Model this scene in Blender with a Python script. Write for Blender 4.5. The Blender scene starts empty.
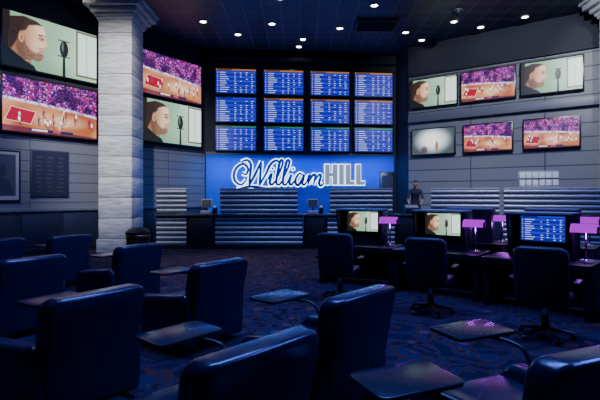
import bpy, bmesh, math, random
import numpy as np
from mathutils import Vector, Matrix
random.seed(7)
R=math.radians
# ---------------------------------------------------------------- materials
def nt(name):
    m=bpy.data.materials.new(name); m.use_nodes=True
    return m, m.node_tree.nodes, m.node_tree.links
def pbr(name,col,rough=.5,metal=0,spec=.5,bump=None,coat=0):
    m,N,L=nt(name); b=N['Principled BSDF']
    b.inputs['Base Color'].default_value=(*col,1); b.inputs['Roughness'].default_value=rough
    b.inputs['Metallic'].default_value=metal; b.inputs['Specular IOR Level'].default_value=spec
    b.inputs['Coat Weight'].default_value=coat
    if bump:
        t=N.new('ShaderNodeTexNoise'); t.inputs['Scale'].default_value=bump[0]; t.inputs['Detail'].default_value=4
        c=N.new('ShaderNodeTexCoord'); L.new(c.outputs['Object'],t.inputs['Vector'])
        bp=N.new('ShaderNodeBump'); bp.inputs['Strength'].default_value=bump[1]; bp.inputs['Distance'].default_value=.01
        L.new(t.outputs['Fac'],bp.inputs['Height']); L.new(bp.outputs['Normal'],b.inputs['Normal'])
    return m
def em(name,col,s=1.0,spec=.5):
    m,N,L=nt(name); b=N['Principled BSDF']
    b.inputs['Base Color'].default_value=(0,0,0,1); b.inputs['Roughness'].default_value=.4; b.inputs['Specular IOR Level'].default_value=spec
    b.inputs['Emission Color'].default_value=(*col,1); b.inputs['Emission Strength'].default_value=s
    return m
def panelwall(name,c1,c2,mortar,w=1.6,h=.5,ms=.02,rough=.6):
    m,N,L=nt(name); b=N['Principled BSDF']; b.inputs['Roughness'].default_value=rough
    c=N.new('ShaderNodeTexCoord'); mp=N.new('ShaderNodeMapping'); mp.inputs['Rotation'].default_value=(R(90),0,0)
    L.new(c.outputs['Object'],mp.inputs['Vector'])
    br=N.new('ShaderNodeTexBrick'); br.offset=0
    br.inputs['Color1'].default_value=(*c1,1); br.inputs['Color2'].default_value=(*c2,1); br.inputs['Mortar'].default_value=(*mortar,1)
    br.inputs['Scale'].default_value=1; br.inputs['Mortar Size'].default_value=ms
    br.inputs['Brick Width'].default_value=w; br.inputs['Row Height'].default_value=h
    L.new(mp.outputs['Vector'],br.inputs['Vector']); L.new(br.outputs['Color'],b.inputs['Base Color'])
    bp=N.new('ShaderNodeBump'); bp.invert=True; bp.inputs['Strength'].default_value=.6; bp.inputs['Distance'].default_value=.02
    L.new(br.outputs['Fac'],bp.inputs['Height']); L.new(bp.outputs['Normal'],b.inputs['Normal'])
    return m
M={}
M['leather']=pbr('navy_leather',(.005,.011,.055),.25,0,.85,(60,.08))
M['tablet']=pbr('tablet_laminate',(.016,.020,.042),.25)
M['blackplastic']=pbr('black_plastic',(.006,.007,.011),.4)
M['fabric']=pbr('navy_fabric',(.006,.010,.038),.42)
M['chrome']=pbr('chrome',(.55,.57,.62),.25,1)
M['rib']=pbr('ribbed_steel',(.17,.19,.25),.42,.75)
M['deskdark']=pbr('dark_desk_laminate',(.008,.008,.014),.35)
M['rim']=pbr('grey_hood_rim',(.24,.25,.28),.4)
M['counter']=pbr('counter_stone',(.04,.04,.05),.25)
M['upperwall']=pbr('upper_wall_paint',(.010,.012,.026),.8)
M['greywall']=panelwall('grey_panel_wall',(.16,.17,.20),(.175,.185,.215),(.05,.055,.075),2.4,.45)
M['leftwall']=panelwall('slate_panel_wall',(.12,.125,.16),(.13,.137,.17),(.045,.05,.065),2.4,.30,.012)
M['wains']=pbr('wainscot_navy',(.012,.015,.038),.5)
M['band']=pbr('grey_blue_band',(.12,.13,.17),.5)
M['bluepanel']=pbr('blue_feature_wall',(.0,.075,.60),.6,0,.2)
M['bezel']=pbr('tv_bezel',(.008,.008,.01),.3)
M['brass']=pbr('brass',(.6,.42,.15),.3,1)
M['skin']=pbr('skin',(.45,.24,.15),.55)
M['hair']=pbr('hair',(.02,.014,.01),.7)
M['shirt']=pbr('dark_shirt',(.02,.024,.045),.8)
M['trouser']=pbr('dark_trousers',(.01,.01,.015),.8)
M['paper']=pbr('paper',(.5,.52,.55),.7)
M['pic']=pbr('poster_dark',(.03,.035,.06),.35)
M['picline']=pbr('poster_print',(.05,.06,.09),.5)
M['beige']=pbr('grey_machine',(.3,.3,.34),.5)
M['brownlip']=pbr('lip',(.35,.13,.10),.5)
M['e_silver']=em('silver_letters_emissive',(.26,.33,.46),1.0)  # emission stands in for light on the silver letter faces
M['e_dark']=em('screen_dark',(.008,.012,.014),.6)
M['e_blue']=em('screen_blue',(.007,.008,.38),1.0)
M['e_blue2']=em('screen_blue_row',(.016,.03,.78),1.0)
M['e_txt']=em('screen_text',(.45,.58,1),1.3)
M['e_or']=em('screen_orange',(.9,.36,.03),.55)
M['e_amber']=em('screen_amber_text',(.95,.70,.40),.9)
M['e_gr']=em('screen_green',(.05,.50,.25),.5)
M['e_lamp']=em('lamp_magenta',(.50,.0,.85),1.1,0)
M['e_down']=em('downlight_bulb',(1,.9,.8),25)
M['e_glow']=em('sign_white_halo',(.60,.82,1),4.0)
M['navyletter']=pbr('sign_navy',(.003,.022,.20),.35)
m,N,L=nt('screen_picture'); b=N['Principled BSDF']; b.inputs['Base Color'].default_value=(0,0,0,1); b.inputs['Roughness'].default_value=.35
at=N.new('ShaderNodeAttribute'); at.attribute_name='Col'; L.new(at.outputs['Color'],b.inputs['Emission Color']); b.inputs['Emission Strength'].default_value=2.1; M['picture']=m
# column stone
m,N,L=nt('column_stone'); b=N['Principled BSDF']; b.inputs['Roughness'].default_value=.55
c=N.new('ShaderNodeTexCoord'); mp=N.new('ShaderNodeMapping'); mp.inputs['Scale'].default_value=(1.2,1.2,14)
t=N.new('ShaderNodeTexNoise'); t.inputs['Scale'].default_value=2.5; t.inputs['Detail'].default_value=6
r=N.new('ShaderNodeValToRGB'); r.color_ramp.elements[0].position=.35; r.color_ramp.elements[0].color=(.28,.29,.31,1)
r.color_ramp.elements[1].position=.65; r.color_ramp.elements[1].color=(.54,.55,.57,1)
L.new(c.outputs['Object'],mp.inputs['Vector']); L.new(mp.outputs['Vector'],t.inputs['Vector']); L.new(t.outputs['Fac'],r.inputs['Fac'])
L.new(r.outputs['Color'],b.inputs['Base Color'])
bp=N.new('ShaderNodeBump'); bp.inputs['Strength'].default_value=.4; bp.inputs['Distance'].default_value=.02
L.new(t.outputs['Fac'],bp.inputs['Height']); L.new(bp.outputs['Normal'],b.inputs['Normal']); M['stone']=m
M['joint']=pbr('stone_joint',(.16,.16,.18),.8)
# carpet
m,N,L=nt('patterned_carpet'); b=N['Principled BSDF']; b.inputs['Roughness'].default_value=.95; b.inputs['Specular IOR Level'].default_value=.1
c=N.new('ShaderNodeTexCoord'); t=N.new('ShaderNodeTexNoise'); t.inputs['Scale'].default_value=1.9; t.inputs['Distortion'].default_value=2.5; t.inputs['Detail'].default_value=1
L.new(c.outputs['Object'],t.inputs['Vector'])
v=N.new('ShaderNodeTexVoronoi'); v.inputs['Scale'].default_value=2.2; L.new(c.outputs['Object'],v.inputs['Vector'])
r=N.new('ShaderNodeValToRGB'); r.color_ramp.interpolation='CONSTANT'; e=r.color_ramp.elements
e[0].position=0; e[0].color=(.006,.009,.036,1); e[1].position=.44; e[1].color=(.085,.032,.022,1)
x=e.new(.49); x.color=(.011,.017,.065,1)
x=e.new(.58); x.color=(.09,.05,.035,1); x=e.new(.62); x.color=(.007,.008,.026,1)
L.new(t.outputs['Fac'],r.inputs['Fac'])
r2=N.new('ShaderNodeValToRGB'); r2.color_ramp.interpolation='CONSTANT'; e=r2.color_ramp.elements
e[0].position=0; e[0].color=(.10,.03,.025,1); e[1].position=.16; e[1].color=(0,0,0,1)
L.new(v.outputs['Distance'],r2.inputs['Fac'])
mx=N.new('ShaderNodeMix'); mx.data_type='RGBA'; mx.blend_type='ADD'; mx.inputs[0].default_value=1
L.new(r.outputs['Color'],mx.inputs[6]); L.new(r2.outputs['Color'],mx.inputs[7]); L.new(mx.outputs[2],b.inputs['Base Color']); M['carpet']=m
# ceiling tin tiles
m,N,L=nt('ceiling_tiles'); b=N['Principled BSDF']; b.inputs['Roughness'].default_value=.45
c=N.new('ShaderNodeTexCoord'); br=N.new('ShaderNodeTexBrick'); br.offset=0
br.inputs['Color1'].default_value=(.020,.026,.068,1); br.inputs['Color2'].default_value=(.015,.020,.052,1); br.inputs['Mortar'].default_value=(.07,.08,.15,1)
br.inputs['Scale'].default_value=1; br.inputs['Mortar Size'].default_value=.035; br.inputs['Brick Width'].default_value=.6; br.inputs['Row Height'].default_value=.6
L.new(c.outputs['Object'],br.inputs['Vector']); L.new(br.outputs['Color'],b.inputs['Base Color'])
bp=N.new('ShaderNodeBump'); bp.inputs['Strength'].default_value=1; bp.inputs['Distance'].default_value=.05
L.new(br.outputs['Fac'],bp.inputs['Height']); L.new(bp.outputs['Normal'],b.inputs['Normal']); M['ceil']=m

# ---------------------------------------------------------------- mesh builder
class MB:
    def __init__(s): s.bm=bmesh.new(); s.mats=[]
    def mi(s,k):
        if k not in s.mats: s.mats.append(k)
        return s.mats.index(k)
    def add(s,b,k,smooth=True):
        i=s.mi(k)
        bmesh.ops.recalc_face_normals(b,faces=b.faces[:]) if len(b.faces)>1 else None
        for f in b.faces: f.material_index=i; f.smooth=smooth
        me=bpy.data.meshes.new('t'); b.to_mesh(me); b.free(); s.bm.from_mesh(me); bpy.data.meshes.remove(me)
    def box(s,c,d,k,bev=0,rot=None,seg=2):
        b=bmesh.new(); bmesh.ops.create_cube(b,size=1)
        bmesh.ops.scale(b,vec=d,verts=b.verts)
        if bev: bmesh.ops.bevel(b,geom=b.edges[:],offset=bev,segments=seg,affect='EDGES',profile=.5)
        if rot: bmesh.ops.rotate(b,verts=b.verts,matrix=Matrix.Rotation(rot[1],3,rot[0]))
        bmesh.ops.translate(b,vec=c,verts=b.verts); s.add(b,k)
    def prism(s,pts,plane,a,bb,k,bev=0,seg=2,warp=None):
        b=bmesh.new()
        def P(u,v,w): return {'YZ':(w,u,v),'XZ':(u,w,v),'XY':(u,v,w)}[plane]
        v0=[b.verts.new(P(u,v,a)) for u,v in pts]; v1=[b.verts.new(P(u,v,bb)) for u,v in pts]
        n=len(pts); b.faces.new(v0); b.faces.new(v1[::-1])
        for i in range(n): b.faces.new((v0[i],v0[(i+1)%n],v1[(i+1)%n],v1[i]))
        bmesh.ops.recalc_face_normals(b,faces=b.faces[:])
        if bev:
            es=[e for e in b.edges if e.calc_face_angle(0)>.6]
            bmesh.ops.bevel(b,geom=es,offset=bev,segments=seg,affect='EDGES',profile=.5)
        if warp:
            for v in b.verts: v.co=warp(v.co)
        s.add(b,k)
    def cyl(s,c,r1,r2,h,k,axis='Z',seg=24,cap=True):
        b=bmesh.new(); bmesh.ops.create_cone(b,cap_ends=cap,segments=seg,radius1=r1,radius2=r2,depth=h)
        if axis=='X': bmesh.ops.rotate(b,verts=b.verts,matrix=Matrix.Rotation(R(90),3,'Y'))
        if axis=='Y': bmesh.ops.rotate(b,verts=b.verts,matrix=Matrix.Rotation(R(90),3,'X'))
        bmesh.ops.translate(b,vec=c,verts=b.verts); s.add(b,k)
    def lathe(s,prof,k,c=(0,0,0),seg=32):
        b=bmesh.new(); rings=[]
        for r,z in prof: rings.append([b.verts.new((c[0]+r*math.cos(2*math.pi*i/seg),c[1]+r*math.sin(2*math.pi*i/seg),c[2]+z)) for i in range(seg)])
        for A,B in zip(rings,rings[1:]):
            for i in range(seg): b.faces.new((A[i],A[(i+1)%seg],B[(i+1)%seg],B[i]))
        s.add(b,k)
    def ell(s,c,d,k,rot=None,seg=20):
        b=bmesh.new(); bmesh.ops.create_uvsphere(b,u_segments=seg,v_segments=seg//2+2,radius=1)
        bmesh.ops.scale(b,vec=d,verts=b.verts)
        if rot: bmesh.ops.rotate(b,verts=b.verts,matrix=Matrix.Rotation(rot[1],3,rot[0]))
        bmesh.ops.translate(b,vec=c,verts=b.verts); s.add(b,k)
    def poly(s,pts,k):
        b=bmesh.new(); f=b.faces.new([b.verts.new(p) for p in pts]); bmesh.ops.triangulate(b,faces=[f]) if len(pts)>4 else None
        s.add(b,k,False)
    def tube(s,pts,r,k,seg=8,sub=6,flat=1.0,closed=False):
        P=[Vector(p) for p in pts]; out=[]
        for i in range(len(P)-1):
            a=P[max(i-1,0)];b_=P[i];c_=P[i+1];d=P[min(i+2,len(P)-1)]
            for j in range(sub):
                t=j/sub
                out.append(.5*((2*b_)+(c_-a)*t+(2*a-5*b_+4*c_-d)*t*t+(3*b_-a-3*c_+d)*t**3))
        out.append(P[-1]); b=bmesh.new(); rings=[]
        for i,p in enumerate(out):
            tg=(out[min(i+1,len(out)-1)]-out[max(i-1,0)])
            if tg.length<1e-6: tg=Vector((0,0,1))
            tg.normalize(); up=Vector((0,1,0)) if abs(tg.y)<.9 else Vector((1,0,0))
            n1=tg.cross(up).normalized(); n2=tg.cross(n1).normalized()
            rr=r(i/(len(out)-1)) if callable(r) else r
            rings.append([b.verts.new(p+n1*rr*math.cos(2*math.pi*q/seg)+n2*rr*flat*math.sin(2*math.pi*q/seg)) for q in range(seg)])
        for A,B in zip(rings,rings[1:]):
            for i in range(seg): b.faces.new((A[i],A[(i+1)%seg],B[(i+1)%seg],B[i]))
        b.faces.new(rings[0]); b.faces.new(rings[-1][::-1]); s.add(b,k)
    def done(s,name,loc=(0,0,0),rz=0,parent=None):
        me=bpy.data.meshes.new(name); s.bm.to_mesh(me); s.bm.free()
        for k in s.mats: me.materials.append(M[k])
        me.set_sharp_from_angle(angle=R(38))
        o=bpy.data.objects.new(name,me); bpy.context.collection.objects.link(o)
        o.location=loc; o.rotation_euler=(0,0,rz)
        if parent: o.parent=parent
        return o
def inst(o,name,loc,rz):
    n=bpy.data.objects.new(name,o.data); bpy.context.collection.objects.link(n); n.location=loc; n.rotation_euler=(0,0,rz); return n
def rrect(x0,x1,z0,z1,r,n=4):
    pts=[]
    for cx,cz,a0 in ((x1-r,z0+r,-90),(x1-r,z1-r,0),(x0+r,z1-r,90),(x0+r,z0+r,180)):
        for i in range(n+1):
            a=R(a0+90*i/n); pts.append((cx+r*math.cos(a),cz+r*math.sin(a)))
    return pts
# ---------------------------------------------------------------- room
CH=7.6
def wall(name,p0,p1,segs,th=.2):
    L_=math.dist(p0,p1); b=MB()
    for z0,z1,k in segs: b.box((L_/2,th/2,(z0+z1)/2),(L_,th,z1-z0),k)
    return b.done(name,(p0[0],p0[1],0),math.atan2(p1[1]-p0[1],p1[0]-p0[0]))
wall('wall_left_angled',(-11.91,7.0),(-3.85,18.2),[(0,1.28,'wains'),(1.28,3.4,'leftwall'),(3.4,CH,'upperwall')])
wall('wall_back',(-3.85,18.2),(4.05,19.0),[(0,CH,'upperwall')])
wall('wall_back_return',(4.05,19.0),(4.3,17.87),[(0,CH,'upperwall')])
wall('wall_right_angled',(4.3,17.87),(12,12.4),[(0,4.65,'greywall'),(4.65,6.45,'greywall'),(6.45,CH,'upperwall')])
wall('wall_right',(12,12.4),(12,-3),[(0,CH,'upperwall')])
wall('wall_near',(12,-3),(-12,-3),[(0,CH,'upperwall')])
wall('wall_left',(-12,-3),(-11.91,7),[(0,CH,'upperwall')])
b=MB(); b.box((0,8,-.1),(24.6,23,.2),'carpet'); b.done('floor')
b=MB(); b.box((0,8,CH+.1),(24.6,23,.2),'ceil'); b.done('ceiling')
aL=math.atan2(11.2,8.06); aB=math.atan2(.8,7.9); aR=math.atan2(-5.47,7.7)
def off(x,y,a,d): return (x+math.sin(a)*d, y-math.cos(a)*d)   # toward interior
b=MB(); b.box((6.8,-.03,1.30),(13.4,.06,.10),'band',.01); b.box((6.8,-.02,.08),(13.4,.04,.16),'blackplastic')
for i in range(12): b.box((.6+i*1.15,-.012,.70),(1.02,.024,.92),'wains',.01)
b.done('trim_1',(-11.91,7.0,0),aL)
b=MB(); b.box((4.7,-.09,4.72),(9.3,.18,.30),'band',.02); b.box((4.7,-.05,6.45),(9.3,.10,.14),'upperwall',.02); b.done('trim_2',(4.3,17.87,0),aR)
b=MB(); b.box((3.95,-.15,7.25),(7.8,.3,.16),'upperwall',.02); b.box((3.95,-.02,3.44),(7.8,.04,.10),'blackplastic'); b.done('trim_3',(-3.85,18.2,0),aB)
b=MB(); b.box((3.95,-.02,1.70),(7.8,.04,3.36),'bluepanel'); b.done('feature_wall_panel',(-3.85,18.2,0),aB)
# ---------------------------------------------------------------- screen pictures (colour attribute on a fine grid)
def sdf(P,poly):
    poly=np.array(poly,float); d=np.full(P.shape[:-1],1e9); s=np.zeros(P.shape[:-1],int)
    for i in range(len(poly)):
        a=poly[i]; b_=poly[(i+1)%len(poly)]; e=b_-a; w=P-a
        t=np.clip((w@e)/max(e@e,1e-12),0,1)[...,None]; q=w-e*t; d=np.minimum(d,(q**2).sum(-1))
        c=((a[1]<=P[...,1])!=(b_[1]<=P[...,1])); 
        with np.errstate(divide='ignore',invalid='ignore'):
            xi=a[0]+(P[...,1]-a[1])*(e[0]/(e[1] if e[1]!=0 else 1e-12))
        s+=(c&(P[...,0]<xi)).astype(int)
    d=np.sqrt(d); return np.where(s%2==1,-d,d)
def sm(x): x=np.clip(x,0,1); return x*x*(3-2*x)
def mask(P,poly,soft=.008):
    A=1.78; return sm(.5-sdf(P,[(u*A,v) for u,v in poly])/(2*soft))
def ellm(P,cu,cv,ru,rv,soft=.25):
    A=1.78; d=np.sqrt(((P[...,0]-cu*A)/ru)**2+((P[...,1]-cv)/rv)**2); return sm((1+soft-d)/(2*soft))
def mix(C,col,m): return C*(1-m[...,None])+np.array(col,float)*m[...,None]
def vnoise(P,sc,seed):
    rg=np.random.RandomState(seed); g=rg.rand(80,80); x=P[...,0]*sc; y=P[...,1]*sc
    xi=np.floor(x).astype(int); yi=np.floor(y).astype(int); fx=sm(x-xi); fy=sm(y-yi)
    G=lambda a,b_: g[a%80,b_%80]
    return (G(xi,yi)*(1-fx)+G(xi+1,yi)*fx)*(1-fy)+(G(xi,yi+1)*(1-fx)+G(xi+1,yi+1)*fx)*fy
def pic_talk(P,seed):
    A=1.78; x=P[...,0]/A; y=P[...,1]; C=np.zeros(P.shape[:-1]+(3,))
    C[:]=(.30,.46,.34); C=mix(C,(.56,.72,.60),sm((x-.3)/.6)*.9); C=mix(C,(.16,.28,.22),sm((.35-y)/.5)*.35); C*= (.92+.16*vnoise(P,3,seed))[...,None]
    C=mix(C,(.16,.15,.13),mask(P,[(.755,.06),(1.02,.06),(1.02,.99),(.755,.99)],.008)); C=mix(C,(.74,.86,.80),mask(P,[(.775,.10),(1.02,.10),(1.02,.95),(.775,.95)],.008))
    C=mix(C,(.45,.58,.52),mask(P,[(.87,.10),(.885,.10),(.885,.95),(.87,.95)],.006)*.8)
    C=mix(C,(.30,.16,.11),mask(P,[(.03,.1),(.25,.05),(.29,.24),(.24,.42),(.03,.42)],.02))
    face=[(.06,.16),(.22,.12),(.29,.185),(.345,.175),(.385,.215),(.405,.29),(.395,.335),(.415,.375),(.405,.405),(.412,.435),(.405,.465),(.452,.51),(.445,.54),(.425,.60),(.415,.66),(.422,.72),(.415,.80),(.385,.88),(.32,.94),(.2,.97),(.06,.9)]
    m=mask(P,face,.010); sh=sm((x-.10)/.30)
    F=np.zeros_like(C); F[:]=(.34,.19,.13); F=mix(F,(.76,.54,.42),sh); F=mix(F,(.90,.70,.58),ellm(P,.375,.76,.09,.13,.8)*.6); F=mix(F,(.86,.62,.50),ellm(P,.34,.50,.10,.10,.9)*.5)
    F=mix(F,(.30,.16,.12),ellm(P,.375,.625,.055,.045,.6)*.75); F=mix(F,(.05,.03,.03),ellm(P,.388,.62,.016,.011,.5)); F=mix(F,(.10,.05,.04),mask(P,[(.345,.672),(.415,.69),(.418,.705),(.345,.70)],.008))
    F=mix(F,(.25,.10,.08),ellm(P,.425,.495,.02,.014,.6)*.6)
    bm_=np.maximum(mask(P,[(.16,.14),(.29,.17),(.35,.165),(.39,.21),(.41,.29),(.395,.34),(.40,.355),(.345,.36),(.32,.33),(.27,.36),(.22,.46),(.20,.60),(.15,.60),(.12,.4)],.03),mask(P,[(.345,.42),(.415,.43),(.41,.455),(.35,.45)],.008)*.8)
    F=mix(F,(.13,.08,.06),bm_*(.55+.38*vnoise(P,60,seed+1)))
    F=mix(F,(.50,.18,.15),mask(P,[(.355,.375),(.41,.38),(.41,.405),(.36,.395)],.006)); F=mix(F,(.10,.03,.03),mask(P,[(.345,.388),(.408,.388),(.408,.394),(.345,.394)],.004))
    F=mix(F,(.62,.38,.28),ellm(P,.175,.56,.045,.085,.25)); F=mix(F,(.26,.12,.08),ellm(P,.178,.56,.022,.05,.4)*.8)
    hm=mask(P,[(-.1,.30),(.08,.32),(.135,.50),(.16,.67),(.22,.72),(.25,.82),(.33,.865),(.40,.87),(.37,.94),(.28,1.0),(-.1,1.05)],.018)
    F=mix(F,(.035,.026,.025),hm*(.86+.14*vnoise(P,70,seed+2)))
    C=C*(1-m[...,None])+F*m[...,None]
    C=mix(C,(.035,.026,.025),mask(P,[(-.1,.32),(.06,.32),(.07,1.0),(-.1,1.05)],.015))
    C=mix(C,(.02,.028,.03),mask(P,[(-.1,-.1),(.36,-.1),(.30,.08),(.20,.16),(.05,.34),(-.1,.38)],.015))
    C=mix(C,(.02,.025,.025),mask(P,[(.60,-.1),(.635,-.1),(.63,.4),(.605,.4)],.006)); C=mix(C,(.03,.035,.035),ellm(P,.618,.54,.085,.165,.08)); C=mix(C,(.25,.28,.27),ellm(P,.603,.58,.02,.09,.8)*.7)
    for vv in (.38,.69): C=mix(C,(.05,.05,.05),mask(P,[(.55,vv),(.685,vv),(.685,vv+.022),(.55,vv+.022)],.005))
    return C*.85
def pic_court(P,seed):
    A=1.78; x=P[...,0]/A; y=P[...,1]; rg=np.random.RandomState(seed)
    C=np.zeros(P.shape[:-1]+(3,)); n1=vnoise(P,34,seed); n2=vnoise(P,52,seed+5); n3=vnoise(P,7,seed+9); n4=vnoise(P,44,seed+11)
    C[:]=(.05,.015,.14); C=mix(C,(.26,.03,.32),sm((n1-.45)*5)); C=mix(C,(.62,.38,.55),sm((n2-.66)*7)*.9); C=mix(C,(.40,.03,.06),sm((n4-.68)*8)); C=mix(C,(.015,.004,.06),sm((n3-.5)*4)*.75)
    cr=mask(P,[(-.1,-.1),(1.1,-.1),(1.1,.42),(.55,.53),(-.1,.60)],.008)
    F=np.zeros_like(C); F[:]=(.34,.13,.07); F=mix(F,(.56,.30,.18),sm(vnoise(P,3.2,seed+2)*1.4-.2)); F=mix(F,(.80,.60,.46),ellm(P,.62,.28,.35,.10,.9)*.6)
    F=mix(F,(.34,.02,.05),mask(P,[(.02,.20),(.27,.16),(.32,.40),(.08,.45)],.006))
    for ln in ([(.02,.20),(.27,.16),(.32,.40),(.08,.45)],):
        d=np.abs(sdf(P,[(u*A,v) for u,v in ln])); F=mix(F,(.8,.8,.8),sm(1-d/.007))
    F=mix(F,(.8,.8,.8),mask(P,[(.55,.0),(.556,.0),(.625,.52),(.617,.52)],.004))
    d=np.abs(np.sqrt(((x-.585)*A/.16)**2+((y-.26)/.09)**2)-1); F=mix(F,(.8,.76,.76),sm(1-d/.06))
    F=mix(F,(.10,.02,.06),mask(P,[(-.1,-.1),(1.1,-.1),(1.1,.02),(-.1,.12)],.01)*.8)
    C=C*(1-cr[...,None])+F*cr[...,None]
    led=mask(P,[(-.1,.585),(.55,.515),(1.1,.405),(1.1,.455),(.55,.565),(-.1,.635)],.006); C=mix(C,(.55,.60,.85),led*(.35+.65*(vnoise(P,26,seed+3)>.45)))
    for i in range(18):
        u=rg.uniform(.05,.95); v=rg.uniform(.10,.36); k=[(.85,.87,.95),(.05,.05,.25),(.85,.87,.95),(.30,.03,.10)][rg.randint(4)]
        C=mix(C,(.05,.03,.03),ellm(P,u+.01,v-.005,.03,.012,.5)*.5)
        C=mix(C,(.22,.10,.07),ellm(P,u-.004,v+.035,.008,.04,.3)); C=mix(C,(.22,.10,.07),ellm(P,u+.009,v+.03,.008,.035,.3))
        C=mix(C,k,ellm(P,u,v+.095,.017,.045,.25)); C=mix(C,(.24,.11,.08),ellm(P,u+.012,v+.12,.012,.014,.3)); C=mix(C,(.20,.09,.06),ellm(P,u+.002,v+.158,.010,.017,.3))
    C=mix(C,(.03,.03,.10),mask(P,[(.26,.03),(.72,.03),(.72,.085),(.26,.085)],.004)); C=mix(C,(.8,.8,.85),mask(P,[(.28,.042),(.44,.042),(.44,.073),(.28,.073)],.004)*.9); C=mix(C,(.7,.1,.1),mask(P,[(.5,.042),(.58,.042),(.58,.073),(.5,.073)],.004)*.9)
    return C
def pic_bright(P,seed):
    C=np.zeros(P.shape[:-1]+(3,)); C[:]=(.10,.12,.14); C=mix(C,(.70,.82,.86),ellm(P,.5,.55,.62,.42,.5)); C=mix(C,(1.0,1.0,1.0),ellm(P,.48,.55,.3,.25,.7)); 
    C=mix(C,(.40,.20,.14),ellm(P,.60,.30,.06,.20,.4)); C=mix(C,(.12,.05,.08),ellm(P,.30,.18,.14,.14,.4)*.8); return C*.8
def picture(fn,w,h,nx,y,parent,seed,z=0):
    ny=int(nx*h/w); gx,gy=np.meshgrid(np.linspace(0,1,nx),np.linspace(0,1,ny))
    P=np.stack([gx*1.78,gy],-1); C=np.clip(fn(P,seed),0,1.2)
    lum=(C@np.array([.3,.55,.15]))[...,None]; C=np.clip(lum+(C-lum)*1.15,0.002,1.3)**1.25     # broadcast contrast
    co=np.stack([(gx-.5)*w,np.full_like(gx,y),(gy-.5)*h+z],-1).reshape(-1,3)
    idx=np.arange(nx*ny).reshape(ny,nx); F=np.stack([idx[:-1,:-1],idx[:-1,1:],idx[1:,1:],idx[1:,:-1]],-1).reshape(-1,4)
    me=bpy.data.meshes.new('screen_picture'); me.from_pydata(co.tolist(),[],F.tolist())
    ca=me.color_attributes.new('Col','FLOAT_COLOR','POINT'); ca.data.foreach_set('color',np.concatenate([C.reshape(-1,3),np.ones((nx*ny,1))],1).astype(np.float32).ravel())
    me.materials.append(M['picture']); o=bpy.data.objects.new('screen_picture',me); bpy.context.collection.objects.link(o); o.parent=parent
PICS={'talk':pic_talk,'court':pic_court,'bright':pic_bright}
def scr_board(b,w,h,y,head,seed):
    rd=random.Random(seed)
    def pl(u0,u1,v0,v1,k,d): b.poly([((u-.5)*w,y-d,(v-.5)*h) for u,v in ((u0,v0),(u1,v0),(u1,v1),(u0,v1))],k)
    pl(0,1,0,1,'e_blue',0); pl(0,1,.94,1,head,.001); pl(.03,.4,.952,.988,'e_dark',.002)
    nr=10
    for i in range(nr):
        v=.03+i*.088
        if i%2: pl(.01,.99,v-.01,v+.075,'e_blue2',.001)
        tk='e_amber' if (head=='e_or' and i in (3,8)) else 'e_txt'
        pl(.03,.055,v+.02,v+.045,tk,.003)
        pl(.10,.10+rd.uniform(.12,.24),v+.02,v+.048,tk,.003)
        for u in (.46,.60,.74,.88):
            if rd.random()<.8: pl(u,u+rd.uniform(.03,.06),v+.02,v+.048,tk,.003)
def tv(name,w,h,cont,loc,rz,seed=1,head='e_or',nx=200):
    b=MB(); bz=.045
    b.box((0,-.05,0),(w+2*bz,.10,h+2*bz),'bezel',.012)
    b.box((0,.02,0),(w*.5,.08,h*.5),'blackplastic')
    y=-.104
    if cont=='board': scr_board(b,w,h,y,head,seed)
    o=b.done(name,loc,rz)
    if cont!='board': picture(PICS[cont],w,h,nx,y,o,seed)
    return o
def lw(y): return -3.85-.72*(18.2-y)
for y,z,cn,sd in ((13.30,6.02,'talk',1),(13.30,4.24,'court',2),(16.83,6.07,'court',3),(16.83,4.40,'talk',4)):
    x_,y_=off(lw(y),y,aL,.07); tv('wall_television',2.66,1.50,cn,(x_,y_,z),aL,sd,nx=260)
heads=['e_or','e_or','e_gr']; sd=10
for ri,z in enumerate((6.33,5.18,4.03)):
    for x in (-2.60,-.68,1.22,3.05):
        y=18.2+.1013*(x+3.85); x_,y_=off(x,y,aB,.07); sd+=1
        tv('odds_board_screen',1.60,.98,'board',(x_,y_,z),aB,sd,heads[ri] if not(ri==1 and x<-2) else 'e_blue2')
def rw(y): return 4.3+1.4077*(17.87-y)
for i,(y,cu,cl) in enumerate(((17.27,'talk','bright'),(16.13,'court','court'),(14.98,'talk','court'))):
    x_,y_=off(rw(y),y,aR,.07)
    tv('wall_television',1.78,1.05,cu,(x_,y_,5.66),aR,20+i,nx=160); tv('wall_television',1.60,.95,cl,(x_,y_,3.78),aR,30+i,nx=160)
# ---------------------------------------------------------------- wall sign
b=MB(); s=.0382
def S(pts): return [((u-66)*s,0,(v-15)*s) for u,v in pts]
strokes=[
 [(13,8),(8,3),(2,6),(0,13),(3,21),(10,25),(15,20),(13,14),(9,15)],
 [(8,27),(14,29),(18,24),(17,12),(16,2)],[(16,2),(22,13),(29,28)],[(29,28),(28,14),(27,2)],[(27,2),(34,15),(39,25),(45,29),(48,26)],
 [(36,9),(40,15),(38,6),(40,3),(44,7)],
 [(44,7),(50,20),(52,28),(49,28),(46,14),(45,5),(48,3),(51,7)],
 [(51,7),(57,20),(59,28),(56,28),(53,14),(52,5),(55,3),(58,8)],
 [(58,8),(61,14),(59,6),(61,3),(65,8)],
 [(74,13),(70,15),(66,10),(66,4),(69,3),(73,9),(75,14),(73,5),(75,3),(78,7)],
 [(78,7),(81,14),(79,3)],[(79,5),(84,13),(87,13),(85,3)],[(85,5),(90,13),(93,13),(91,5),(93,2),(96,5)],
 [(3,-2),(18,1),(34,-1),(46,0)]]
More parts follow.
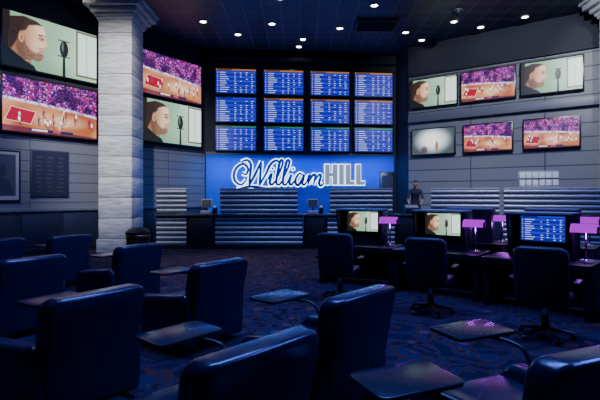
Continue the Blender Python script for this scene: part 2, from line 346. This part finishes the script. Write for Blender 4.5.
for st in strokes:
    pts=S(st)
    b.tube([(p[0],-.02,p[2]) for p in pts],.092,'e_glow',8,5,.25)
    b.tube([(p[0],-.075,p[2]) for p in pts],lambda t:.034+.026*math.sin(math.pi*t),'navyletter',8,5,.5)
for u,v in ((41,20),(63,20)):
    b.cyl(((u-66)*s,-.02,(v-15)*s),.09,.09,.04,'e_glow','Y'); b.cyl(((u-66)*s,-.06,(v-15)*s),.05,.05,.05,'navyletter','Y')
def letter(x,parts):
    for (a,c_,u0,u1) in parts:
        b.box(((x+(a+c_)/2-66)*s,-.06,((u0+u1)/2-15)*s),((c_-a)*s,.10,(u1-u0)*s),'e_silver',.008)
        b.box(((x+(a+c_)/2-66)*s,-.012,((u0+u1)/2-15)*s),((c_-a)*s+.06,.02,(u1-u0)*s+.06),'e_glow')
letter(97,[(.6,5.6,3,25),(9.0,14.0,3,25),(5.6,9.0,12,16)])
letter(112.4,[(.6,5.6,3,25)])
letter(119.6,[(.6,5.6,3,25),(5.6,10.2,3,7)])
letter(131.0,[(.6,5.6,3,25),(5.6,10.2,3,7)])
xs=-.18; x_,y_=off(xs,18.2+.1013*(xs+3.85),aB,.07); b.done('wall_sign',(x_,y_,2.62),aB)
# ---------------------------------------------------------------- columns
def column(x,y):
    b=MB(); w=1.0
    b.box((0,0,.2),(1.10,1.10,.4),'stone',.03)
    b.box((0,0,3.7),(w-.03,w-.03,6.7),'joint')
    z=.42
    while z<7.0:
        h=min(.62,7.02-z); b.box((0,0,z+h/2-.01),(w,w,h-.015),'stone',.012); z+=h
    b.box((0,0,7.04),(1.10,1.10,.08),'stone',.02); b.box((0,0,7.13),(1.20,1.20,.11),'stone',.04)
    b.box((0,0,7.26),(1.42,1.42,.15),'stone',.06); b.box((0,0,7.42),(1.66,1.66,.17),'stone',.03); b.box((0,0,7.55),(1.8,1.8,.10),'stone',.02)
    return b.done('stone_column',(x,y,0))
column(-5.55,14.0); column(9.45,12.95)
# ---------------------------------------------------------------- ceiling fixtures
for x,y in ((-3.27,15.2),(-2.26,16.4),(-.96,15.4),(.11,16.9),(1.4,15.8),(-.04,17.75),(3.8,16.2),(4.6,17.0),(5.2,15.2),(6.3,15.7),(7.4,14.8),(2.3,13.9),(-.6,13.4),(-6.4,12.9)):
    b=MB(); b.lathe([(.15,.0),(.16,-.02),(.11,-.03),(.10,0)],'rim'); b.cyl((0,0,-.006),.10,.10,.01,'e_down'); b.done('recessed_downlight',(x,y,CH))
b=MB(); b.box((0,0,-.05),(1.4,.9,.10),'blackplastic',.02)
for i in range(7): b.box((0,-.36+i*.12,-.11),(1.26,.04,.03),'upperwall')
b.done('ceiling_vent',(2.6,15.4,CH))
b=MB(); b.lathe([(0.001,-.2),(.07,-.19),(.13,-.14),(.15,-.06)],'blackplastic'); b.lathe([(.15,-.06),(.18,-.05),(.18,0)],'picline'); b.done('security_camera_dome',(5.0,14.3,CH))
# ---------------------------------------------------------------- counters
def ribs(b,x0,x1,z0,z1,y,pitch=.15,amp=.035):
    n=max(2,round((z1-z0)/pitch)); pr=[]
    for i in range(n):
        for j in range(8):
            t=j/8; pr.append((y-amp*abs(math.sin(math.pi*t))**.6,z0+(i+t)*(z1-z0)/n))
    pr.append((y,z1)); pr+= [(y+.05,z1),(y+.05,z0)]
    b.prism(pr,'YZ',x0,x1,'rib')
def counter_unit(L_,upper=True,front='rib',inset=.1):
    b=MB()
    b.box((L_/2,.35,.53),(L_,.50,1.02),'deskdark'); b.box((L_/2,.12,.06),(L_-.04,.12,.12),'blackplastic')
    if front=='rib': ribs(b,0.02,L_-.02,.10,1.04,.09)
    else: b.box((L_/2,.07,.56),(L_-.1,.05,.9),'blackplastic',.01)
    b.box((L_/2,.30,1.09),(L_+.0,.66,.07),'counter',.012)
    if upper:
        ribs(b,inset,L_-inset,1.14,1.90,.10); b.box((L_/2,.14,1.925),(L_-2*inset+.02,.16,.05),'rim',.01)
    return b
counter_unit(1.0,True,'rib',.02).done('betting_counter',(-4.62,14.35,0))
counter_unit(.84,False,'d').done('betting_counter',(-3.60,14.35,0))
counter_unit(2.84,True,'rib',.18).done('betting_counter',(-2.74,14.35,0))
counter_unit(.72,False,'d').done('betting_counter',(.12,14.35,0))
counter_unit(2.2,True,'rib',.10).done('betting_counter',(.86,14.35,0))
counter_unit(1.0,False,'d').done('betting_counter',(3.08,14.35,0))
a=math.atan2(-.75,2.0)
counter_unit(2.1,True,'rib',.05).done('betting_counter',(4.12,14.35,0),a)
counter_unit(2.6,True,'rib',.05).done('betting_counter',(6.1,13.57,0),a)
b=MB(); b.box((0,16.3,.25),(7.4,2.4,.5),'deskdark'); b.done('raised_platform')
def pos(x,y,z=1.127,rz=0):
    b=MB(); b.box((0,0,.05),(.34,.32,.10),'beige',.015); b.cyl((0,.03,.16),.03,.03,.14,'blackplastic')
    b.box((0,0,.34),(.36,.06,.28),'beige',.02,('X',R(-12))); b.box((0,-.035,.34),(.31,.01,.23),'e_dark',0,('X',R(-12)))
    b.box((.27,.02,.10),(.14,.2,.2),'blackplastic',.015); b.box((.27,-.03,.22),(.09,.004,.10),'paper',0,('X',R(-20)))
    b.done('point_of_sale_terminal',(x,y,z),rz)
pos(-3.05,14.7); pos(.42,14.7)
b=MB(); b.box((0,.1,.02),(1.1,.3,.04),'rim',.01); b.box((0,.22,.25),(1.1,.04,.5),'rim',.01)
for i in range(6):
    for j in range(2):
        b.box((-.44+i*.176,.10,.14+j*.22),(.15,.03,.18),'paper',.004,('X',R(-12)))
    b.box((-.53+i*.176,.1,.14),(.012,.26,.24),'rim')
b.done('betting_slip_rack',(7.1,13.36,1.96),a)
b=MB(); b.lathe([(.001,0),(.31,0),(.32,.03),(.32,.58),(.35,.61),(.35,.66),(.28,.74),(.18,.78),(.17,.74),(.001,.70)],'blackplastic')
b.lathe([(.328,.05),(.335,.07),(.335,.10),(.328,.12)],'brass'); b.lathe([(.328,.50),(.337,.52),(.337,.58),(.328,.60)],'brass')
b.box((0,-.322,.32),(.24,.02,.26),'brass',.005); b.done('trash_bin',(-4.68,13.0,0))
# posters on the left wall
for y,w,h,z,k in ((12.22,1.0,1.42,2.25,'frame'),(13.28,1.10,1.36,2.36,'map')):
    b=MB()
    if k=='frame':
        b.box((0,-.02,0),(w,.04,h),'blackplastic',.01); b.box((0,-.043,0),(w-.10,.006,h-.10),'beige'); b.box((0,-.048,.02),(w-.26,.006,h-.28),'picline')
        b.ell((0,-.05,.15),(.14,.006,.20),'pic'); b.prism([(-.3,-.5),(.3,-.5),(.2,-.12),(0,-.02),(-.2,-.12)],'XZ',-.056,-.05,'pic')
    else:
        b.box((0,-.02,0),(w,.04,h),'pic',.01); b.box((0,-.043,0),(w-.08,.006,h-.08),'wains')
        rd=random.Random(3)
        for i in range(9):
            for j in range(3):
                ww=rd.uniform(.08,.2); b.box((-w*.30+j*w*.28+rd.uniform(-.03,.03),-.048,-h*.38+i*h*.09),(ww,.003,h*.02),'picline')
    x_,y_=off(lw(y),y,aL,.02); b.done('framed_poster',(x_,y_,z),aL)
b=MB(); b.box((0,-.02,1.6),(.62,.06,2.2),'deskdark',.01); b.box((0,-.055,1.6),(.48,.01,1.9),'wains'); b.cyl((.2,-.08,1.5),.03,.03,.05,'brass','Y')
x_,y_=off(3.65,18.2+.1013*7.5,aB,.06); b.done('door_1',(x_,y_,0),aB)
# ---------------------------------------------------------------- lounge armchair
def armchair():
    b=MB()
    b.box((0,.02,.22),(.62,.74,.32),'leather',.04,seg=3)
    b.box((0,.02,.04),(.56,.62,.08),'blackplastic',.01)
    b.box((0,.10,.43),(.56,.66,.17),'leather',.06,seg=4)
    for sx in (-1,1):
        pr=[(-.40,.06),(.40,.06),(.45,.14),(.46,.42),(.44,.52),(.36,.575),(.1,.60),(-.2,.63),(-.36,.66),(-.42,.60)]
        x0,x1=sorted((sx*.285,sx*.455))
        b.prism(pr,'YZ',x0,x1,'leather',.045,4)
    out=[(-.36,.10),(.36,.10),(.385,.5),(.40,.82)]
    for i in range(6):
        a_=R(90*i/5); out.append((.31+.09*math.cos(a_),.89+.09*math.sin(a_)))
    for i in range(6):
        a_=R(90+90*i/5); out.append((-.31+.09*math.cos(a_),.89+.09*math.sin(a_)))
    out+=[(-.40,.82),(-.385,.5)]
    def warp(v): return Vector((v.x, v.y-.20*max(0,v.z-.25)+.25*v.x*v.x, v.z))
    b.prism(out,'XZ',-.44,-.26,'leather',.04,4,warp)
    c=rrect(-.29,.29,.46,.93,.08)
    b.prism(c,'XZ',-.28,-.18,'leather',.045,4,warp)
    b.tube([(.42,.30,.55),(.44,.36,.64),(.42,.46,.68),(.34,.68,.685)],.014,'blackplastic',8,4)
    t=rrect(.04,.58,.54,.90,.06)
    b.prism(t,'XY',.695,.722,'tablet',.008,2)
    return b
proto=None
def place_armchair(bx,by,fx,fy):
    global proto
    n=math.hypot(fx,fy); fx/=n; fy/=n; rz=math.atan2(-fx,fy); loc=(bx+fx*.42,by+fy*.42,0)
    if proto is None: proto=armchair().done('lounge_armchair',loc,rz)
    else: inst(proto,'lounge_armchair',loc,rz)
for c_ in ((-3.2,5.35,-.87,.5),(-2.43,6.75,-.85,.52),(-4.26,8.3,-.87,.5),(-.92,5.05,-.82,.57),(-1.58,3.45,-.84,.54),
          (-.23,2.25,-.74,.67),(.44,3.45,-.74,.67),(1.42,2.16,-.38,.92),(.72,1.26,-.38,.92),(-5.1,7.6,-.87,.5),(-1.15,1.20,-.80,.6)):
    place_armchair(*c_)
# ---------------------------------------------------------------- carrels
def carrel():
    b=MB(); W=1.48
    b.box((0,0,.74),(W,.80,.04),'deskdark',.008)
    for sx in (-1,1):
        b.box((sx*(W/2-.06),.02,.36),(.10,.72,.72),'deskdark',.006)
    b.box((0,.30,.38),(W-.2,.04,.66),'deskdark'); b.box((0,.12,.69),(W-.2,.4,.06),'blackplastic')
    b.box((0,-.385,.70),(W,.03,.07),'blackplastic',.005)
    w=.86; z0=.76; z1=1.44
    for sx in (-1,1):
        b.prism([(-.02,z0),(.34,z0),(.34,z1),(-.16,z1),(-.14,z1-.12)],'YZ',sx*w/2-.02,sx*w/2+.02,'deskdark',.004)
    b.box((0,.32,(z0+z1)/2),(w,.03,z1-z0),'deskdark'); b.box((0,.09,z1),(w+.04,.52,.035),'rim',.01)
    b.box((0,.14,z0+.06),(w-.06,.2,.12),'deskdark')
    return b
def monitor(cont,loc,rz):
    b=MB(); w,h=.62,.38
    b.box((0,.03,0),(w+.10,.05,h+.10),'blackplastic',.012); b.box((0,.07,-.24),(.07,.04,.14),'blackplastic'); b.box((0,.05,-.31),(.26,.18,.02),'blackplastic',.005)
    y=.003
    if cont=='board': scr_board(b,w,h,y,'e_blue2',5)
    o=b.done('desktop_monitor',loc,rz)
    if cont!='board': picture(PICS[cont],w,h,140,y,o,9)
def lamp():
    b=MB(); b.lathe([(.001,0),(.09,0),(.09,.015),(.03,.03),(.012,.05)],'chrome')
    b.cyl((0,0,.26),.014,.014,.48,'chrome',seg=12); b.cyl((0,-.05,.50),.010,.010,.10,'chrome','Y',12)
    pr=[]; n=10
    for i in range(n+1):
        a_=R(180*i/n); pr.append((-.10+.10*math.cos(a_),.43+.12*math.sin(a_)))
    for i in range(n,-1,-1):
        a_=R(180*i/n); pr.append((-.10+.088*math.cos(a_),.43+.105*math.sin(a_)))
    b.prism(pr,'YZ',-.16,.16,'e_lamp'); b.cyl((0,-.10,.46),.02,.02,.24,'e_lamp','X',12)
    for sx in (-1,1): b.ell((sx*.162,-.10,.46),(.008,.08,.06),'blackplastic')
    return b
cp=None; lp=None
cars=[((1.18,8.75),-25,'talk',.58),((2.45,7.86),-36,'talk',.6),((3.62,6.78),-44,'board',.6),((4.75,5.62),-46,'board',.6),
      ((3.60,9.45),148,'talk',-.6),((4.94,8.78),140,'board',-.6)]
for (x,y),dg,cn,lx0 in cars:
    rz=R(dg)
    if cp is None: cp=carrel().done('betting_carrel_desk',(x,y,0),rz)
    else: inst(cp,'betting_carrel_desk',(x,y,0),rz)
    def W(lx,ly): return (x+lx*math.cos(rz)-ly*math.sin(rz), y+lx*math.sin(rz)+ly*math.cos(rz))
    monitor(cn,(*W(0,.10),1.202),rz)
    lx,ly=W(lx0,-.02)
    if lp is None: lp=lamp().done('banker_desk_lamp',(lx,ly,.762),rz)
    else: inst(lp,'banker_desk_lamp',(lx,ly,.762),rz if lx0>0 else rz+math.pi)
    l=bpy.data.lights.new('lamp_bulb','POINT'); l.energy=5; l.color=(.55,.05,1); l.shadow_soft_size=.05
    o=bpy.data.objects.new('lamp_bulb',l); bpy.context.collection.objects.link(o); o.location=(*W(lx0,-.12 if lx0>0 else .08),1.13)
# ---------------------------------------------------------------- office chair
def office():
    b=MB()
    for i in range(5):
        a_=R(72*i+18); ex,ey=.30*math.cos(a_),.30*math.sin(a_)
        b.tube([(0,0,.12),(ex*.5,ey*.5,.10),(ex,ey,.075)],lambda t:.03-.012*t,'blackplastic',8,3)
        b.cyl((ex,ey,.03),.03,.03,.045,'blackplastic','X' if i%2 else 'Y',14)
    b.cyl((0,0,.25),.028,.028,.30,'chrome'); b.cyl((0,0,.19),.045,.04,.18,'blackplastic')
    b.box((0,0,.41),(.26,.30,.05),'blackplastic',.01)
    b.box((0,.02,.48),(.56,.52,.12),'fabric',.045,seg=4)
    def warp(v): return Vector((v.x,v.y+.45*v.x*v.x-.12*(v.z-.55),v.z))
    out=rrect(-.28,.28,.46,1.12,.09,5)
    out=[(x_*(1+.08*math.sin((z_-.46)/.66*math.pi)),z_) for x_,z_ in out]
    b.prism(out,'XZ',-.33,-.22,'fabric',.04,4,warp)
    b.box((0,-.27,.45),(.10,.12,.05),'blackplastic',.01); b.box((0,-.34,.54),(.08,.03,.2),'blackplastic')
    for sx in (-1,1):
        b.tube([(sx*.22,.0,.42),(sx*.32,0,.44),(sx*.345,.0,.56),(sx*.34,0,.68)],.018,'blackplastic',8,4)
        b.box((sx*.34,.0,.70),(.075,.32,.04),'blackplastic',.015,seg=3)
    return b
op=None
for x,y,dg in ((.66,7.40,-22),(1.90,6.55,-30),(2.94,5.40,-38),(4.30,10.35,148)):
    if op is None: op=office().done('office_chair',(x,y,0),R(dg))
    else: inst(op,'office_chair',(x,y,0),R(dg))
# ---------------------------------------------------------------- clerk (person)
def person(loc,rz):
    par=bpy.data.objects.new('clerk_person',None); bpy.context.collection.objects.link(par); par.location=loc; par.rotation_euler=(0,0,rz)
    V=[];E=[];Rd=[]
    def add(p,r,pa=None):
        V.append(p);Rd.append(r)
        if pa is not None:E.append((pa,len(V)-1))
        return len(V)-1
    pel=add((0,.03,.92),(.16,.12)); wa=add((0,-.01,1.08),(.14,.105),pel); ch=add((0,-.10,1.27),(.17,.115),wa)
    ub=add((0,-.16,1.39),(.13,.09),ch); nk=add((0,-.20,1.46),(.058,.058),ub); hd=add((0,-.235,1.52),(.052,.055),nk)
    for sx in (-1,1):
        sh=add((sx*.18,-.16,1.37),(.068,.065),ub); el=add((sx*.25,-.22,1.10),(.048,.048),sh); wr=add((sx*.20,-.42,.955),(.030,.026),el); add((sx*.195,-.47,.935),(.036,.018),wr)
        hp=add((sx*.095,.03,.84),(.095,.10),pel); kn=add((sx*.11,-.01,.48),(.062,.062),hp); an=add((sx*.12,.05,.09),(.042,.045),kn); add((sx*.13,-.10,.04),(.045,.035),an)
    me=bpy.data.meshes.new('body'); me.from_pydata(V,E,[]); o=bpy.data.objects.new('body_tmp',me); bpy.context.collection.objects.link(o)
    sk=o.modifiers.new('s','SKIN'); o.modifiers.new('u','SUBSURF').levels=2
    for i,sv in enumerate(me.skin_vertices[0].data): sv.radius=Rd[i]; sv.use_root=(i==0)
    dg=bpy.context.evaluated_depsgraph_get(); nm=bpy.data.meshes.new_from_object(o.evaluated_get(dg)); bpy.data.objects.remove(o)
    nm.materials.clear()
    for k in ('shirt','trouser','skin','blackplastic'): nm.materials.append(M[k])
    for p in nm.polygons:
        c=p.center; p.use_smooth=True
        if c.z>1.455: p.material_index=2
        elif c.y<-.29 and c.z<1.08: p.material_index=2
        elif c.z<.09: p.material_index=3
        elif c.z<.90: p.material_index=1
        else: p.material_index=0
    bo=bpy.data.objects.new('body',nm); bpy.context.collection.objects.link(bo); bo.parent=par
    b=MB(); bm=bmesh.new(); bmesh.ops.create_uvsphere(bm,u_segments=32,v_segments=24,radius=1)
    for v in bm.verts:
        x,y,z=v.co; w=.076*(1-.25*max(0,-z)**1.5)
        ny=y*.098 if y>0 else y*.090
        if z<-.2 and y<0: ny-=.012*(-z)
        co=Vector((x*w,ny,z*.118))
        if y<-.5: 
            co.y-=.022*math.exp(-(co.x/.012)**2-((co.z+.015)/.022)**2)
            co.y+=.009*sum(math.exp(-((co.x-q)/.016)**2-((co.z-.010)/.012)**2) for q in(-.03,.03))
            co.y-=.005*math.exp(-(co.x/.022)**2-((co.z+.055)/.008)**2)
        v.co=co
    b.add(bm,'skin')
    for q in(-.03,.03):
        b.ell((q,-.078,.010),(.011,.007,.007),'paper'); b.ell((q,-.0835,.010),(.005,.003,.005),'hair'); b.box((q,-.086,.030),(.026,.006,.005),'hair',.002)
        b.ell((q*2.55,.005,-.002),(.010,.02,.032),'skin')
    b.ell((0,-.084,-.058),(.022,.006,.006),'brownlip')
    hb=bmesh.new(); bmesh.ops.create_uvsphere(hb,u_segments=28,v_segments=20,radius=1)
    for v in hb.verts: v.co=Vector((v.co.x*.083,v.co.y*.104+.008,v.co.z*.122+.006))
    bmesh.ops.delete(hb,geom=[v for v in hb.verts if (v.co.y<.0 and v.co.z<.062) or v.co.z<-.06],context='VERTS')
    b.add(hb,'hair')
    h=b.done('head',(0,-.27,1.60),0,par); h.rotation_euler=(R(24),0,R(12))
    for sx in (-1,1):
        b=MB(); b.ell((0,-.045,0),(.042,.055,.016),'skin')
        for i,(fx,ln) in enumerate(((-.030,.068),(-.010,.078),(.010,.072),(.029,.056))):
            b.tube([(fx,-.08,0),(fx*1.15,-.08-ln*.45,.008),(fx*1.2,-.08-ln*.8,-.004),(fx*1.2,-.08-ln*.98,-.016)],lambda t:.009-.002*t,'skin',8,3)
        b.tube([(-sx*.03,-.03,0),(-sx*.055,-.055,-.002),(-sx*.062,-.085,-.008)],lambda t:.011-.003*t,'skin',8,3)
        b.done('hand_'+('left' if sx>0 else 'right'),(sx*.195,-.45,.937),R(6*-sx),par)
person((3.92,15.31,.505),R(-14))
b=MB(); b.box((0,0,.10),(.46,.34,.20),'blackplastic',.02); b.prism([(-.15,.2),(.15,.2),(.15,.28)],'YZ',-.2,.2,'beige',.004)
b.done('cash_register',(3.66,14.72,1.127),0)

# ---------------------------------------------------------------- lights
def area(name,loc,rot,size,en,col,sy=None):
    l=bpy.data.lights.new(name,'AREA'); l.energy=en; l.color=col; l.size=size
    if sy: l.shape='RECTANGLE'; l.size_y=sy
    o=bpy.data.objects.new(name,l); bpy.context.collection.objects.link(o); o.location=loc; o.rotation_euler=rot
def spot(name,loc,tgt,en,col,ang=60,blend=.6,rad=.1):
    l=bpy.data.lights.new(name,'SPOT'); l.energy=en; l.color=col; l.spot_size=R(ang); l.spot_blend=blend; l.shadow_soft_size=rad
    o=bpy.data.objects.new(name,l); bpy.context.collection.objects.link(o); o.location=loc
    o.rotation_euler=(Vector(tgt)-Vector(loc)).to_track_quat('-Z','Y').to_euler()
area('blue_fill_overhead',(0,5.5,7.5),(0,0,0),6,680,(.13,.22,1),1.0)  # added fill lamp, not a fixture: overall blue light and chair sheen
area('blue_fill_right',(7,5,7.5),(0,R(20),0),1.0,620,(.10,.18,1),5)  # added lamp for blue highlights on the right-hand chairs, not a fixture
spot('column_spot',(-4.2,7.5,7.5),(-5.55,14,4.0),3700,(1,.98,.95),50,.8)
spot('column_spot_right',(7.2,9,7.5),(9.3,13.1,6.2),900,(1,.95,.9),40)
spot('counter_spot',(-1.3,11.5,7.5),(-1.3,14.4,1.0),500,(.7,.8,1),60)
spot('clerk_fill_spot',(3.5,11.0,7.5),(3.9,14.6,1.6),600,(.85,.88,1),70)  # added to brighten the clerk at the right-hand counter
spot('right_wall_spot',(5.0,8.5,7.5),(7.2,15.6,4.4),2100,(.85,.9,1),75)
spot('left_wall_spot',(-6.0,8.5,7.5),(-8.0,12.4,2.2),800,(.88,.92,1),60)
spot('aisle_spot',(-2.4,10.6,7.5),(-2.0,10.8,0),1000,(1,.85,.75),50,.9)
for lx_,ly_ in ((-4.5,7.5),(-1.5,7.2),(1.2,6.0),(-3.2,4.4)):
    spot('lounge_fill_spot',(lx_,ly_,7.55),(lx_-.4,ly_-.6,0),190,(.40,.52,1),48,.7,.08)  # bluish fill spots added above the lounge, no ceiling fixtures modelled here
area('sign_wall_led_strip',(0.05,18.05,3.38),(R(-8),0,aB),7.4,110,(.0,.20,1),.06)
for q in (-3.3,-2.6,-1.5,-.4,.7,1.8,2.7,3.4):
    l=bpy.data.lights.new('sign_halo_fill','POINT'); l.energy=9; l.color=(.0,.22,1); l.shadow_soft_size=.15  # added points floating before the panel to make the sign's blue halo
    o=bpy.data.objects.new('sign_halo_fill',l); bpy.context.collection.objects.link(o); x_,y_=off(q,18.2+.1013*(q+3.85),aB,.55); o.location=(x_,y_,2.55)
w=bpy.data.worlds.new('World'); bpy.context.scene.world=w; w.use_nodes=True
w.node_tree.nodes['Background'].inputs[0].default_value=(.02,.03,.08,1); w.node_tree.nodes['Background'].inputs[1].default_value=.3
# ---------------------------------------------------------------- camera
cam=bpy.data.cameras.new('camera'); cam.lens=27; cam.sensor_width=36; cam.shift_y=-4/600
co=bpy.data.objects.new('camera',cam); bpy.context.collection.objects.link(co); co.location=(0,0,1.7); co.rotation_euler=(R(90),0,0)
bpy.context.scene.camera=co
